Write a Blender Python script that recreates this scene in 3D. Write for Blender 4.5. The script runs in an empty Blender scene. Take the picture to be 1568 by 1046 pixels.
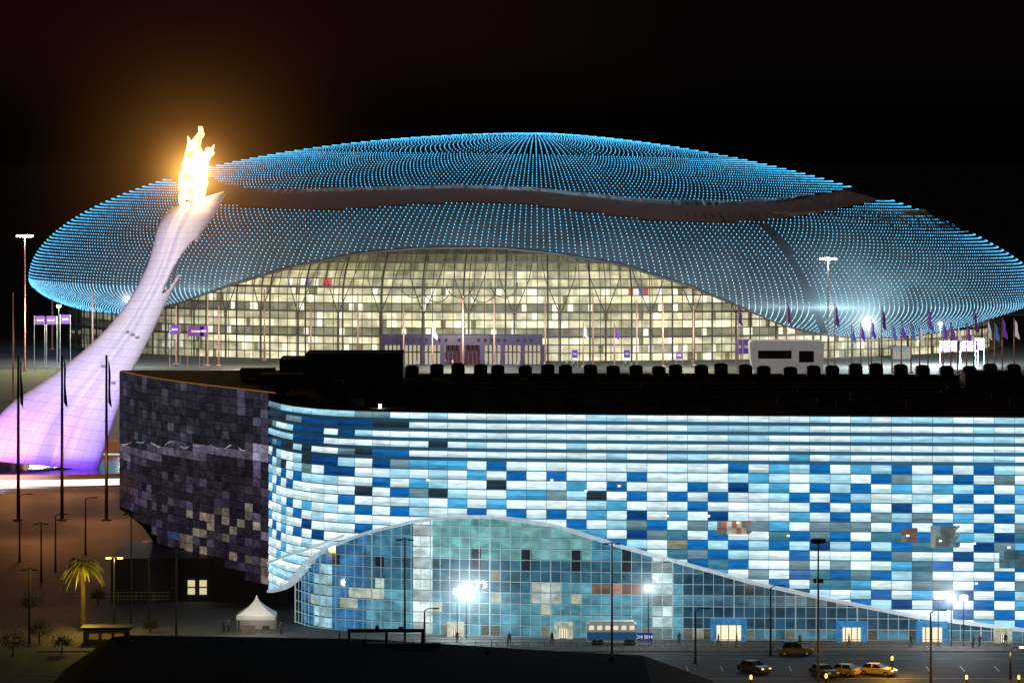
import bpy, bmesh, math, random
import numpy as np
from mathutils import Vector, Matrix
random.seed(7); rng=np.random.RandomState(11)
F=6118.0; H=63.3; VH=230.0; CU=784.0
def X(u,D): return (u-CU)*D/F
def Z(v,D): return H-(v-VH)*D/F
def P(u,v,D): return (X(u,D),D,Z(v,D))
def GD(v,z0=0.0): return (H-z0)*F/(v-VH)
def proj(x,y,z): return CU+x*F/y, VH+(H-z)*F/y
def lin(c):
    o=[]
    for k in c:
        k=k/255.0
        o.append(k/12.92 if k<=.04045 else ((k+.055)/1.055)**2.4)
    return tuple(o)
def sm(a,b,x):
    t=np.clip((x-a)/(b-a),0,1); return t*t*(3-2*t)
def curve(pts,sig=10):
    us=np.array([p[0] for p in pts],float); vs=np.array([p[1] for p in pts],float)
    g=np.arange(us[0]-60,us[-1]+60,2.0)
    f=np.interp(g,us,vs)
    s0=(vs[1]-vs[0])/(us[1]-us[0]); s1=(vs[-1]-vs[-2])/(us[-1]-us[-2])
    f=np.where(g<us[0],vs[0]+s0*(g-us[0]),f); f=np.where(g>us[-1],vs[-1]+s1*(g-us[-1]),f)
    k=np.arange(-int(sig*1.5),int(sig*1.5)+1)*2.0
    w=np.exp(-.5*(k/sig)**2); w/=w.sum()
    n=len(k)//2
    fp=np.concatenate([f[0]+(f[1]-f[0])*np.arange(-n,0),f,f[-1]+(f[-1]-f[-2])*np.arange(1,n+1)])
    fs=np.convolve(fp,w,mode='valid')
    return lambda u: np.interp(u,g,fs)

# ---------------- materials
def newmat(name):
    m=bpy.data.materials.new(name); m.use_nodes=True
    nt=m.node_tree; nt.nodes.clear()
    out=nt.nodes.new('ShaderNodeOutputMaterial')
    return m,nt,out
def pbr(name,col,rough=.6,metal=0.0,noise=.25,nscale=1.0,emit=None,es=0.0,bump=0.0,spec=.5):
    m,nt,out=newmat(name)
    b=nt.nodes.new('ShaderNodeBsdfPrincipled')
    tc=nt.nodes.new('ShaderNodeTexCoord'); n=nt.nodes.new('ShaderNodeTexNoise')
    n.inputs['Scale'].default_value=nscale; n.inputs['Detail'].default_value=5
    nt.links.new(tc.outputs['Object'],n.inputs['Vector'])
    mr=nt.nodes.new('ShaderNodeMapRange'); mr.inputs['From Min'].default_value=.25; mr.inputs['From Max'].default_value=.75
    mr.inputs['To Min'].default_value=1-noise; mr.inputs['To Max'].default_value=1+noise
    nt.links.new(n.outputs['Fac'],mr.inputs['Value'])
    vm=nt.nodes.new('ShaderNodeVectorMath'); vm.operation='SCALE'; vm.inputs[0].default_value=col[:3]
    nt.links.new(mr.outputs[0],vm.inputs['Scale'])
    nt.links.new(vm.outputs[0],b.inputs['Base Color'])
    b.inputs['Roughness'].default_value=rough; b.inputs['Metallic'].default_value=metal
    b.inputs['Specular IOR Level'].default_value=spec
    if emit:
        b.inputs['Emission Color'].default_value=(*emit,1); b.inputs['Emission Strength'].default_value=es
    if bump>0:
        bp=nt.nodes.new('ShaderNodeBump'); bp.inputs['Strength'].default_value=bump
        nt.links.new(n.outputs['Fac'],bp.inputs['Height']); nt.links.new(bp.outputs[0],b.inputs['Normal'])
    nt.links.new(b.outputs[0],out.inputs['Surface'])
    if emit: m.cycles.emission_sampling='NONE'
    return m
def emitmat(name,col,s):
    m,nt,out=newmat(name)
    e=nt.nodes.new('ShaderNodeEmission'); e.inputs[0].default_value=(*col,1); e.inputs[1].default_value=s
    nt.links.new(e.outputs[0],out.inputs['Surface']); m.cycles.emission_sampling='NONE'
    return m
def attrmat(name,es=1.0,rough=.3,metal=0.0,base=.5,nscale=(1,1,1),nlo=.7,nhi=1.25,spec=.5):
    """emissive glass / panels: colour per panel from mesh attribute 'col'"""
    m,nt,out=newmat(name)
    b=nt.nodes.new('ShaderNodeBsdfPrincipled')
    a=nt.nodes.new('ShaderNodeAttribute'); a.attribute_name='col'
    tc=nt.nodes.new('ShaderNodeTexCoord'); mp=nt.nodes.new('ShaderNodeMapping'); mp.inputs['Scale'].default_value=nscale
    n=nt.nodes.new('ShaderNodeTexNoise'); n.inputs['Scale'].default_value=1; n.inputs['Detail'].default_value=4
    nt.links.new(tc.outputs['Object'],mp.inputs[0]); nt.links.new(mp.outputs[0],n.inputs['Vector'])
    mr=nt.nodes.new('ShaderNodeMapRange'); mr.inputs['From Min'].default_value=.3; mr.inputs['From Max'].default_value=.7
    mr.inputs['To Min'].default_value=nlo; mr.inputs['To Max'].default_value=nhi
    nt.links.new(n.outputs['Fac'],mr.inputs['Value'])
    v1=nt.nodes.new('ShaderNodeVectorMath'); v1.operation='SCALE'
    nt.links.new(a.outputs['Color'],v1.inputs[0]); nt.links.new(mr.outputs[0],v1.inputs['Scale'])
    v2=nt.nodes.new('ShaderNodeVectorMath'); v2.operation='SCALE'; v2.inputs['Scale'].default_value=base
    nt.links.new(a.outputs['Color'],v2.inputs[0]); nt.links.new(v2.outputs[0],b.inputs['Base Color'])
    nt.links.new(v1.outputs[0],b.inputs['Emission Color']); b.inputs['Emission Strength'].default_value=es
    b.inputs['Roughness'].default_value=rough; b.inputs['Metallic'].default_value=metal; b.inputs['Specular IOR Level'].default_value=spec
    nt.links.new(b.outputs[0],out.inputs['Surface']); m.cycles.emission_sampling='NONE'
    return m
def glassmat(name,tint=(.9,1,1),refl=.1):
    m,nt,out=newmat(name)
    t=nt.nodes.new('ShaderNodeBsdfTransparent'); t.inputs[0].default_value=(*tint,1)
    g=nt.nodes.new('ShaderNodeBsdfGlossy'); g.inputs['Roughness'].default_value=.08
    mx=nt.nodes.new('ShaderNodeMixShader'); mx.inputs[0].default_value=refl
    nt.links.new(t.outputs[0],mx.inputs[1]); nt.links.new(g.outputs[0],mx.inputs[2]); nt.links.new(mx.outputs[0],out.inputs['Surface'])
    return m

# ---------------- mesh builder
class MB:
    def __init__(s): s.v=[]; s.f=[]; s.c=[]; s.m=[]; s.sm=[]
    def poly(s,pts,col=(1,1,1),mi=0):
        n=len(s.v); s.v.extend([tuple(p) for p in pts]); s.f.append(tuple(range(n,n+len(pts)))); s.c.append(col); s.m.append(mi)
    def box(s,c,d,rz=0.0,col=(1,1,1),mi=0,top=1.0):
        cx,cy,cz=c; hx,hy,hz=d[0]/2,d[1]/2,d[2]/2; ca,sa=math.cos(rz),math.sin(rz); n=len(s.v)
        for dz in(-1,1):
            k=top if dz>0 else 1.0
            for dx,dy in((-1,-1),(1,-1),(1,1),(-1,1)):
                x=dx*hx*k;y=dy*hy*k
                s.v.append((cx+x*ca-y*sa,cy+x*sa+y*ca,cz+dz*hz))
        for f in((0,3,2,1),(4,5,6,7),(0,1,5,4),(1,2,6,5),(2,3,7,6),(3,0,4,7)):
            s.f.append(tuple(n+i for i in f)); s.c.append(col); s.m.append(mi)
    def tube(s,pts,rad,seg=8,col=(1,1,1),mi=0,cap=True):
        rings=[]
        pts=[Vector(p) for p in pts]
        for i,p in enumerate(pts):
            d=(pts[min(i+1,len(pts)-1)]-pts[max(i-1,0)])
            if d.length<1e-6: d=Vector((0,0,1))
            d.normalize()
            a=Vector((0,1,0)) if abs(d.y)<.9 else Vector((1,0,0))
            e1=d.cross(a).normalized(); e2=d.cross(e1)
            r=rad[i] if hasattr(rad,'__len__') else rad
            n=len(s.v)
            for k in range(seg):
                t=2*math.pi*k/seg; q=p+e1*(r*math.cos(t))+e2*(r*math.sin(t)); s.v.append(tuple(q))
            rings.append(n)
        for i in range(len(rings)-1):
            for k in range(seg):
                a,b=rings[i],rings[i+1]; k2=(k+1)%seg
                s.f.append((a+k,a+k2,b+k2,b+k)); s.c.append(col); s.m.append(mi)
        if cap:
            s.f.append(tuple(rings[0]+k for k in range(seg))[::-1]); s.c.append(col); s.m.append(mi)
            s.f.append(tuple(rings[-1]+k for k in range(seg))); s.c.append(col); s.m.append(mi)
    def prism(s,poly2,y0,y1,col=(1,1,1),mi=0):
        n=len(s.v); k=len(poly2)
        for (x,z) in poly2: s.v.append((x,y0,z))
        for (x,z) in poly2: s.v.append((x,y1,z))
        s.f.append(tuple(range(n,n+k))); s.c.append(col); s.m.append(mi)
        s.f.append(tuple(range(n+2*k-1,n+k-1,-1))); s.c.append(col); s.m.append(mi)
        for i in range(k):
            j=(i+1)%k; s.f.append((n+i,n+k+i,n+k+j,n+j)); s.c.append(col); s.m.append(mi)
    def mesh(s,name,mats,smooth=False):
        me=bpy.data.meshes.new(name); me.from_pydata(s.v,[],s.f)
        for m in mats: me.materials.append(m)
        me.polygons.foreach_set('material_index',s.m)
        ca=me.color_attributes.new('col','FLOAT_COLOR','CORNER')
        tot=np.array([len(f) for f in s.f]); cc=np.array([(*c[:3],1.0) for c in s.c],dtype=np.float32)
        ca.data.foreach_set('color',np.repeat(cc,tot,axis=0).ravel())
        if smooth: me.polygons.foreach_set('use_smooth',[True]*len(s.f))
        me.update(); return me
    def obj(s,name,mats,parent=None,loc=None,smooth=False):
        return addobj(name,s.mesh(name,mats,smooth),parent,loc)
def addobj(name,data,parent=None,loc=None,rz=0.0):
    o=bpy.data.objects.new(name,data); bpy.context.scene.collection.objects.link(o)
    if loc is not None: o.location=loc
    if rz: o.rotation_euler=(0,0,rz)
    if parent is not None:
        o.parent=parent; o.matrix_parent_inverse=Matrix.Translation(-parent.location)
    return o
def empty(name,loc):
    o=bpy.data.objects.new(name,None); o.location=loc; o.empty_display_size=1
    bpy.context.scene.collection.objects.link(o); return o
def plight(name,loc,power,col,parent=None,rad=.4):
    l=bpy.data.lights.new(name,'POINT'); l.energy=power; l.color=col; l.shadow_soft_size=rad
    return addobj(name,l,parent,loc)
def spot(name,loc,target,power,col,angle=60,parent=None,rad=1.0,blend=.6):
    l=bpy.data.lights.new(name,'SPOT'); l.energy=power; l.color=col; l.spot_size=math.radians(angle); l.spot_blend=blend; l.shadow_soft_size=rad
    o=addobj(name,l,parent,loc)
    o.rotation_euler=(Vector(target)-Vector(loc)).to_track_quat('-Z','Y').to_euler(); return o
def glow_volume(name,loc,R,k,col,e=1.0,parent=None,pw=2.0,step=1.0):  # emission-only sphere imitating lens bloom or lit haze around a source
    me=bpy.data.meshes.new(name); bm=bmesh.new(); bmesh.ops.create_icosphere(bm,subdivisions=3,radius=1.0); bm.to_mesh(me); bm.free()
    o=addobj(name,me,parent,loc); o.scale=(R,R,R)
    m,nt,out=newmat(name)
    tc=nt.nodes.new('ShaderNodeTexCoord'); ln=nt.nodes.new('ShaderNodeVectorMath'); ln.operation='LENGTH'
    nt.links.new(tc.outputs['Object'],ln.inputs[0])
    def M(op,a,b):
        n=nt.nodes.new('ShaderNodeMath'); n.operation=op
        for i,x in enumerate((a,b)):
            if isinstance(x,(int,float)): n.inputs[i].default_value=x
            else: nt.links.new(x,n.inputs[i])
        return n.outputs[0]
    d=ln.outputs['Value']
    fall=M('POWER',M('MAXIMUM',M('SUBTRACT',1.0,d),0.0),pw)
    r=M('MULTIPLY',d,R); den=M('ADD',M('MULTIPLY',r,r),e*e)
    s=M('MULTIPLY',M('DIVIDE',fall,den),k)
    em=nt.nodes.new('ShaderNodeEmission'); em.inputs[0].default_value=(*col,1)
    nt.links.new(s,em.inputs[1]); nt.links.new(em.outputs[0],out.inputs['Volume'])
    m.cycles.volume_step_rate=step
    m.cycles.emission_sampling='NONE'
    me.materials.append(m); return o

# ---------------- shared materials
M_dark=pbr('dark_painted_metal',(.02,.02,.022),.5,.3)
M_pole=pbr('galvanised_pole',(.45,.25,.2),.5,.2,.3,.5,emit=(.35,.14,.09),es=.12)
M_roof=pbr('bitumen_roof',(.03,.028,.03),.8,0,.4,.25)
M_white=pbr('white_paint',(.78,.78,.8),.5)
M_concrete=pbr('concrete',(.3,.29,.27),.85,0,.3,.4)
M_lampw=emitmat('lamp_white',(.9,.97,1),14)
M_lampo=emitmat('lamp_sodium',(1,.62,.15),6)
M_steel=pbr('steel_mullion',(.35,.4,.42),.35,.6)
M_purple=pbr('purple_cladding',(.022,.006,.04),.5)

# =============== GROUND =================
def gz(x,y): return 8.0*float(sm(890,1005,y))
def build_ground():
    xs=np.concatenate([np.linspace(-9000,-400,8),np.linspace(-300,300,31),np.linspace(400,9000,8)])
    ys=np.concatenate([[-200,100],np.linspace(300,880,24),np.linspace(890,1010,25),[1100,1300,1600,2200,4000,8000,15000]])
    mb=MB(); n=len(ys)
    for x in xs:
        for y in ys: mb.v.append((x,y,gz(x,y)))
    for i in range(len(xs)-1):
        for j in range(n-1):
            mb.f.append((i*n+j,(i+1)*n+j,(i+1)*n+j+1,i*n+j+1)); mb.c.append((1,1,1)); mb.m.append(0)
    mb.obj('ground',[pbr('paved_ground',(.11,.105,.1),.75,0,.45,.05,bump=.1)],smooth=True)
build_ground()
M_grass=pbr('grass_lawn',(.05,.085,.03),.95,0,.5,.2)
mb=MB()
for j in range(10):
    a=925+j*8; b=a+8
    mb.poly([(-190,a,gz(0,a)+.03),(-118+(a-925)*.35,a,gz(0,a)+.03),(-118+(b-925)*.35,b,gz(0,b)+.03),(-190,b,gz(0,b)+.03)])
mb.obj('grass_embankment',[M_grass])
M_asph=pbr('asphalt',(.05,.05,.052),.8,0,.35,.3,bump=.1)
mb=MB(); mb.poly([(-60,455,.006),(120,455,.006),(120,504,.006),(-60,504,.006)]); road=mb.obj('road',[M_asph])
mb=MB()
for i in range(26): mb.box((-8+i*4.2,488,.012),(.14,5.0,.004))
for i in range(30): mb.box((-40+i*5.2,497.5,.012),(2.4,.14,.004))
mb.box((30,503.2,.012),(180,.15,.004)); mb.box((30,479,.012),(180,.15,.004))
mb.obj('road_markings',[pbr('road_paint',(.7,.7,.68),.6)])
mb=MB(); mb.box((30,504.3,.07),(180,.3,.14)); mb.obj('kerb',[M_concrete])
mb=MB(); mb.poly([(-60,504.46,.13),(120,504.46,.13),(120,530,.13),(-60,530,.13)]); mb.obj('pavement',[pbr('paving',(.16,.16,.155),.8,0,.3,.6)])
mb=MB(); mb.poly([(-185,1012,8.03),(-100,1002,8.03),(-70,1010,8.03),(-185,1026,8.03)]); mb.obj('ramp_road',[M_asph])
mb=MB()
for i in range(40): mb.box((-180+i*2.9,1000-i*.1,8.5),(.1,.1,1.1))
mb.box((-123,998,8.95),(118,.12,.12),-.034); mb.obj('ramp_railing',[M_steel])

# =============== ICE SKATING ARENA (foreground) =================
arena=empty('skating_arena_building',(40,560,0))
Df=curve([(412,549),(425,543),(445,537),(480,531.5),(520,528),(600,524.5),(750,521),(1000,518),(1300,515.5),(1568,513.5),(1760,512)],8)
wave=curve([(380,905),(411,905),(440,898),(456,884),(475,858),(505,838),(560,815),(635,797),(700,790),(760,790),(850,803),(950,835),(1050,862),(1150,890),(1250,912),(1400,942),(1568,963),(1760,975)],9)
fan=curve([(380,868),(411,862),(440,850),(480,838),(520,822),(560,808)],7)
ug=np.linspace(412,1750,2700); dg=Df(ug); xg=X(ug,dg)
sg=np.concatenate([[0],np.cumsum(np.hypot(np.diff(xg),np.diff(dg)))])
S=sg[-1]
def wp(s,off=0.0):
    u=np.interp(s,sg,ug); x=np.interp(s,sg,xg); y=np.interp(s,sg,dg)
    x2=np.interp(s+.2,sg,xg); y2=np.interp(s+.2,sg,dg); x1=np.interp(s-.2,sg,xg); y1=np.interp(s-.2,sg,dg)
    tx,ty=x2-x1,y2-y1; l=math.hypot(tx,ty) or 1; nx,ny=ty/l,-tx/l
    return float(x+nx*off),float(y+ny*off),float(u)
def wavez(s):
    x,y,u=wp(s); return float(Z(wave(u),y))
ZT=28.9; RH=1.24; MW=2.63
C_white=lin((222,244,249)); C_pale=lin((164,214,232)); C_cyan=lin((74,162,206)); C_blue=lin((20,100,168)); C_deep=lin((16,64,116))
C_gray=lin((104,134,144)); C_dkg=lin((38,50,58)); C_warm=lin((132,132,110)); C_teal=lin((62,116,136))
def jit(c,a=.14):
    k=1+random.uniform(-a,a); return tuple(x*k for x in c)
def pick(opts):
    r=random.random()*sum(w for _,w in opts)
    for c,w in opts:
        r-=w
        if r<=0: return c
    return opts[-1][0]
def panelcol(r,c,u,v):
    if u<520 and v>float(fan(u)): return C_white if r%2 else C_pale
    if r<4:
        if u<700:
            k=float(sm(420,700,u))
            return pick([(C_white,.12+k*.9),(C_pale,.3),(C_gray,.6*(1-k)),(C_dkg,.6*(1-k)),(C_deep,.4*(1-k))])
        return pick([(C_white,.85),(C_pale,.2)])
    if r<7 and u<640:
        return pick([(C_white,.34),(C_pale,.22),(C_deep,.25),(C_gray,.2),(C_dkg,.14),(C_blue,.1)])
    if r==4: return pick([(C_white,.8),(C_pale,.2),(C_cyan,.06)])
    chk=(r+c)%2
    if r in(7,8) and 520<u<1000 and random.random()<(.5 if r==8 else .15) and c%3!=0: return pick([(C_dkg,.8),(C_gray,.2)])
    if r in (5,6) and u>1100 and random.random()<.1: return C_gray
    if v>785 and u>960:
        if random.random()<.26 and v<900: return pick([(C_gray,.8),(C_warm,.04),(C_teal,.3)])
        if chk: return pick([(C_white,.75),(C_pale,.25),(C_cyan,.06)])
        return pick([(C_deep,.12),(C_blue,.5),(C_teal,.08),(C_white,.24),(C_cyan,.22)])
    if chk: return pick([(C_white,.85),(C_pale,.15),(C_cyan,.04)])
    k=.75 if r<7 else 1.2
    return pick([(C_blue,.40*k),(C_cyan,.26*k),(C_deep,.05*k),(C_white,.34),(C_pale,.16)])
pan=MB(); back=MB()
nr=int(ZT/RH)+1
for r in range(nr):
    z1=ZT-r*RH; z0=z1-RH
    gap=.5 if r<5 else .15
    w=MW
    s=0.0; c=0; pc=None
    while s<S:
        a=max(s,0)+.03; b=min(s+w,S)-.03
        if b-a<.2: s+=w; c+=1; continue
        m=(a+b)/2; xm,ym,um=wp(m); vm=float(VH+(H-(z0+z1)/2)*F/ym)
        wa,wb=wavez(a),wavez(b)
        za=max(z0+gap,wa); zb=max(z0+gap,wb)
        if za<z1-.02 or zb<z1-.02:
            za=min(za,z1-.01); zb=min(zb,z1-.01)
            if r<4 and pc is not None and random.random()<.45: col=pc
            else: col=jit(panelcol(r,c,um,vm))
            pc=col
            tl=random.uniform(.0,.05)
            x0,y0,_=wp(a,.10+tl); x1,y1,_=wp(b,.10+tl); X0,Y0,_=wp(a,.02); X1,Y1,_=wp(b,.02)
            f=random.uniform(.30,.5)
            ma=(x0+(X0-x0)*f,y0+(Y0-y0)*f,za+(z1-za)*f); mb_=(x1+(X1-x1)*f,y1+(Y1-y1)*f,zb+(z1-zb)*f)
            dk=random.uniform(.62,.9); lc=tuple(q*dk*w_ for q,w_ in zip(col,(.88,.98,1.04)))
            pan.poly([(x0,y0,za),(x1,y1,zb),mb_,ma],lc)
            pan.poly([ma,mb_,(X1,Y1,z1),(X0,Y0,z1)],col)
        s+=w; c+=1
n=400
for i in range(n):
    a=S*i/n; b=S*(i+1)/n
    x0,y0,u0=wp(a,-.15); x1,y1,_=wp(b,-.15)
    k=.35+.65*float(sm(430,760,u0))
    back.poly([(x0,y0,max(wavez(a),0)),(x1,y1,max(wavez(b),0)),(x1,y1,ZT+.1),(x0,y0,ZT+.1)],tuple(q*k for q in lin((46,90,114))))
M_pan=attrmat('emissive_glass_panels',1.2,.2,0,.4,(.5,.5,2.2),.66,1.2)  # panels emit their own attribute colours
pan.obj('facade_panels',[M_pan],arena)
back.obj('facade_substrate',[attrmat('substrate_teal',1,.6,0,.3,(.1,.1,.3),.7,1.2)],arena)
SR0=np.interp(450,ug,sg)
def ribbon(fz,s0,s1,offs,th,name):
    rib=MB(); N=500; prev=None
    for i in range(N+1):
        s=s0+(s1-s0)*i/N; w=fz(s)
        if w<0: break
        x0,y0,u_=wp(s,offs if s>SR0 else .3); x1,y1,_=wp(s,-.5)
        cur=[(x0,y0,w-th),(x0,y0,w+.1),(x1,y1,w+.22),(x1,y1,w-th)]
        if prev:
            rib.poly([prev[0],cur[0],cur[1],prev[1]]); rib.poly([prev[1],cur[1],cur[2],prev[2]]); rib.poly([prev[3],cur[3],cur[0],prev[0]])
        prev=cur
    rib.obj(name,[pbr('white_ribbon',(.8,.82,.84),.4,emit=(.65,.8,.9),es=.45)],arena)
ribbon(wavez,0,S,.9,.28,'canopy_ribbon')
ribbon(lambda s: float(Z(fan(wp(s)[2]),wp(s)[1])),0,float(np.interp(530,ug,sg)),.4,.2,'canopy_fan_edge')
lm=MB()
for (u,v) in [(655,735),(690,737),(845,735),(897,752),(1022,790),(1085,790),(1130,800),(1207,820),(1175,822),(1440,828),(1492,832),(1545,838),(1330,850),(1495,893),(1300,905),(742,744),(948,744),(1390,820)]:
    d=float(Df(u))-.35; p=P(u,v,d); lm.box(p,(.35,.15,.22))
lm.obj('room_lamps',[emitmat('room_lamp',(1,.9,.7),2)],arena)
rl=MB()
def office(u0,u1,v0,v1,items):
    d=float(Df((u0+u1)/2))-.22
    nx=max(2,int((u1-u0)/7)); 
    for i in range(nx):
        a=u0+(u1-u0)*i/nx; b=u0+(u1-u0)*(i+1)/nx
        for j in range(2):
            c=random.choice(items); va=v0+(v1-v0)*j/2; vb_=v0+(v1-v0)*(j+1)/2
            rl.poly([P(a,vb_,d),P(b,vb_,d),P(b,va,d),P(a,va,d)],lin(np.array(c)*random.uniform(.7,1.1)))
office(1098,1158,798,818,[(170,170,155),(190,185,165),(120,130,128),(150,100,85)])
office(1380,1405,808,830,[(100,100,100),(120,125,120),(120,85,80)])
office(1425,1470,805,838,[(95,115,118),(120,130,124),(80,98,104)])
office(1530,1590,842,870,[(80,120,135),(60,95,110)])
rl.obj('lit_offices',[attrmat('lit_office',1,.5,0,.3,(.8,.8,1.2),.6,1.3)],arena)

# ---- lower glazed hall
gs0=float(np.interp(452,ug,sg))
def gp(s,off=0.0):
    f=3.2*float(sm(gs0-1,gs0+9,s))*(1-float(sm(S*.55,S*.8,s))*.8)
    x,y,u=wp(s,-.1+f*.45+off); return x,y,u
def hcol(u,v,row,ci):
    base=(62,112,128)
    if u>1040: base=(34,68,90) if row%3 else (66,108,126)
    elif v<860: base=(104,156,154) if (660<u<900) else (62,116,140)
    elif v<900: base=(50,94,112)
    else: base=(82,138,154)
    if u<560: base=(50,104,146)
    c=np.array(base,float)*random.uniform(.86,1.12)
    if 634<u<668: c=np.array((240,252,246))*(random.uniform(.9,1.0) if row%3 else .72)
    elif 1000<u<1028: c=np.array((205,228,228))*(random.uniform(.75,1.0) if (row%3) else .55)
    elif 480<u<515 and v>870: c=np.array((170,212,222))*random.uniform(.75,1)
    elif 848<v<872 and ci%5==2 and u<1000: c=np.array((24,34,40))
    elif 868<v<885 and random.random()<.05: c=np.array((130,128,112))
    elif 893<v<922 and 540<u<590: c=np.array((190,196,176))*random.uniform(.65,1)
    elif 893<v<922 and 810<u<860: c=np.array((215,222,212))*random.uniform(.7,1)
    elif 893<v<915 and 900<u<985: c=np.array((155,118,104))*random.uniform(.55,1.1)
    elif 915<v<945 and u<900 and random.random()<.08: c=np.array((170,175,155))
    if v>962 and random.random()<.35: c=np.array((150,150,130))*random.uniform(.3,1)
    if 905<v<925 and u>1180: c=np.array((80,100,108))*random.uniform(.5,1.3)
    return lin(np.clip(c,0,255))
cells=MB(); mul=MB(); pane=MB()
CW=1.32; CH=1.42
ncol=int((S-gs0)/CW)
for r in range(13):
    z0=r*CH; z1=z0+CH
    for c in range(ncol):
        a=gs0+c*CW; b=a+CW
        wa,wb=wavez(a)-.25,wavez(b)-.25
        if min(wa,wb)<=z0+.02 and max(wa,wb)<=z0+.3: continue
        ta,tb_=max(min(z1,wa),z0+.01),max(min(z1,wb),z0+.01)
        x0,y0,u0=gp(a,-.9); x1,y1,u1=gp(b,-.9)
        vm=float(VH+(H-(z0+z1)/2)*F/y0)
        cells.poly([(x0,y0,z0+.14),(x1,y1,z0+.14),(x1,y1,tb_),(x0,y0,ta)],hcol((u0+u1)/2,vm,r,c))
        x0,y0,_=gp(a,0); x1,y1,_=gp(b,0)
        pane.poly([(x0,y0,z0+.14),(x1,y1,z0+.14),(x1,y1,tb_),(x0,y0,ta)])
        ang=math.atan2(y1-y0,x1-x0)
        if z0<min(wa,wb)-.1:
            mul.box(((x0+x1)/2,(y0+y1)/2-.06,z0+.14),(CW,.12,.08),ang)
for c in range(ncol+1):
    a=gs0+c*CW; w=wavez(a)-.25
    if w<.3: continue
    x,y,_=gp(a,.05); big=(c%6==0)
    mul.box((x,y,w/2),(.18 if big else .08,.14,w))
cells.obj('hall_interior',[attrmat('hall_interior_lit',1.12,.6,0,.2,(.5,.5,.9),.5,1.45)],arena)  # emitted cell colours mix room light with teal reflections in the glass
mul.obj('hall_mullions',[pbr('pale_mullion',(.5,.6,.63),.4,.2,emit=(.3,.5,.56),es=.45)],arena)  # mullions emit so they look lighter; they hold no lamps
pane.obj('hall_glazing',[glassmat('hall_glass',(.92,.98,1),.08)],arena)
def entrance(u,w,h,colr):
    s=float(np.interp(u,ug,sg)); x,y,_=gp(s,.9)
    m=MB(); 
    m.box((x-w/2+.35,y,h/2),(.7,1.4,h),0,lin(colr),0); m.box((x+w/2-.35,y,h/2),(.7,1.4,h),0,lin(colr),0)
    m.box((x,y,h-.35),(w-1.42,1.4,.7),0,lin(colr),0)
    m.box((x,y+.3,(h-.7)/2),(w-1.42,.1,h-.72),0,lin((255,235,190)),1)
    for k in(-1,0,1): m.box((x+k*(w-1.4)/3.2,y+.2,(h-.7)/2),(.1,.12,h-.74),0,lin((40,50,60)),0)
    m.obj('entrance_portal',[attrmat('portal_print',.75,.5,0,.5,(2,2,2),.5,1.4),emitmat('doorway_light',(1,.86,.6),1.1)],arena)
for u,w,h in [(1117,4.6,2.9),(1304,3.8,2.7),(1427,4.0,2.8)]: entrance(u,w,h,(50,130,185))
for u,w,h in [(705,2.2,1.9),(866,2.4,2.2),(1535,2.2,2.0)]: entrance(u,w,h,(190,190,170))

# ---- left dark mirrored wing
Lp=curve([(150,616),(183,603),(215,590),(250,580),(300,569),(350,560),(412,549.5),(430,546)],7)
zbot=curve([(150,9.5),(183,9.2),(225,7.6),(232,5.8),(300,4.7),(380,3.4),(412,2.6),(440,2.5)],6)
lw=MB(); ul=np.linspace(183,411,1200); dl=Lp(ul); xl=X(ul,dl); sl=np.concatenate([[0],np.cumsum(np.hypot(np.diff(xl),np.diff(dl)))]); SL=sl[-1]
nc=int(SL/2.3); nrl=int(30/1.2)
wv=lambda t:676+3.0*math.sin(t*31)+2*math.sin(t*47+1)
for c in range(nc):
    a=SL*c/nc+.03; b=SL*(c+1)/nc-.03
    ua,ub=np.interp(a,sl,ul),np.interp(b,sl,ul); ya,yb=Lp(ua),Lp(ub); xa,xb=X(ua,ya),X(ub,yb)
    for r in range(nrl):
        z1=29.9-r*1.2; z0=z1-1.13
        if z0<float(zbot(ua)): break
        um=(ua+ub)/2; v=float(VH+(H-(z0+z1)/2)*F/ya)
        base=np.array((48,46,58),float)*random.uniform(.75,1.2)
        if random.random()<.16: base=np.array((82,80,100))*random.uniform(.75,1.15)
        if 683<v<700: base=np.array((104,98,118))*random.uniform(.7,1.15)
        if v>700: base=base*np.array((1.0,.9,.96))*.95
        if v>775 and um>280 and random.random()<.25: base=np.array((126,114,104))*random.uniform(.6,1.2)
        if v>775 and um<280 and random.random()<.2: base=np.array((60,68,110))
        if um>385: base=base*random.uniform(.8,1.9)
        ti=random.uniform(-.05,.05); tj=random.uniform(-.04,.04)
        lw.poly([(xa,ya+ti-.1,z0),(xb,yb-ti-.1,z0),(xb,yb-ti+tj-.1,z1),(xa,ya+ti+tj-.1,z1)],lin(np.clip(base,0,255)))
lw.obj('mirror_wing_panels',[attrmat('mirror_panels',.66,.1,.85,1.1,(.9,.9,1.5),.5,1.4)],arena)  # emitted panel tones and the lighter row stand in for reflections
lb=MB()
for i in range(60):
    ua,ub=183+228*i/60,183+228*(i+1)/60; ya,yb=float(Lp(ua))+.25,float(Lp(ub))+.25
    za,zb=float(zbot(ua)),float(zbot(ub))
    lb.poly([(X(ua,ya),ya,za),(X(ub,yb),yb,zb),(X(ub,yb),yb,29.7),(X(ua,ya),ya,29.7)])
    lb.poly([(X(ua,ya),ya,za),(X(ub,yb),yb,zb),(X(ub,608),608,za),(X(ua,608)+.4,608,za)])
xl0=X(183,603.3); lb.poly([(xl0,603.3,9.2),(xl0,603.3,29.7),(X(186,608),608,29.7),(X(186,608),608,9.2)])
lb.poly([(X(186,608),608,9.0),(X(500,608),608,9.0),(X(500,608),608,29.75),(X(186,608),608,29.75)])
lb.obj('wing_substrate',[M_roof],arena)
st=MB()
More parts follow.
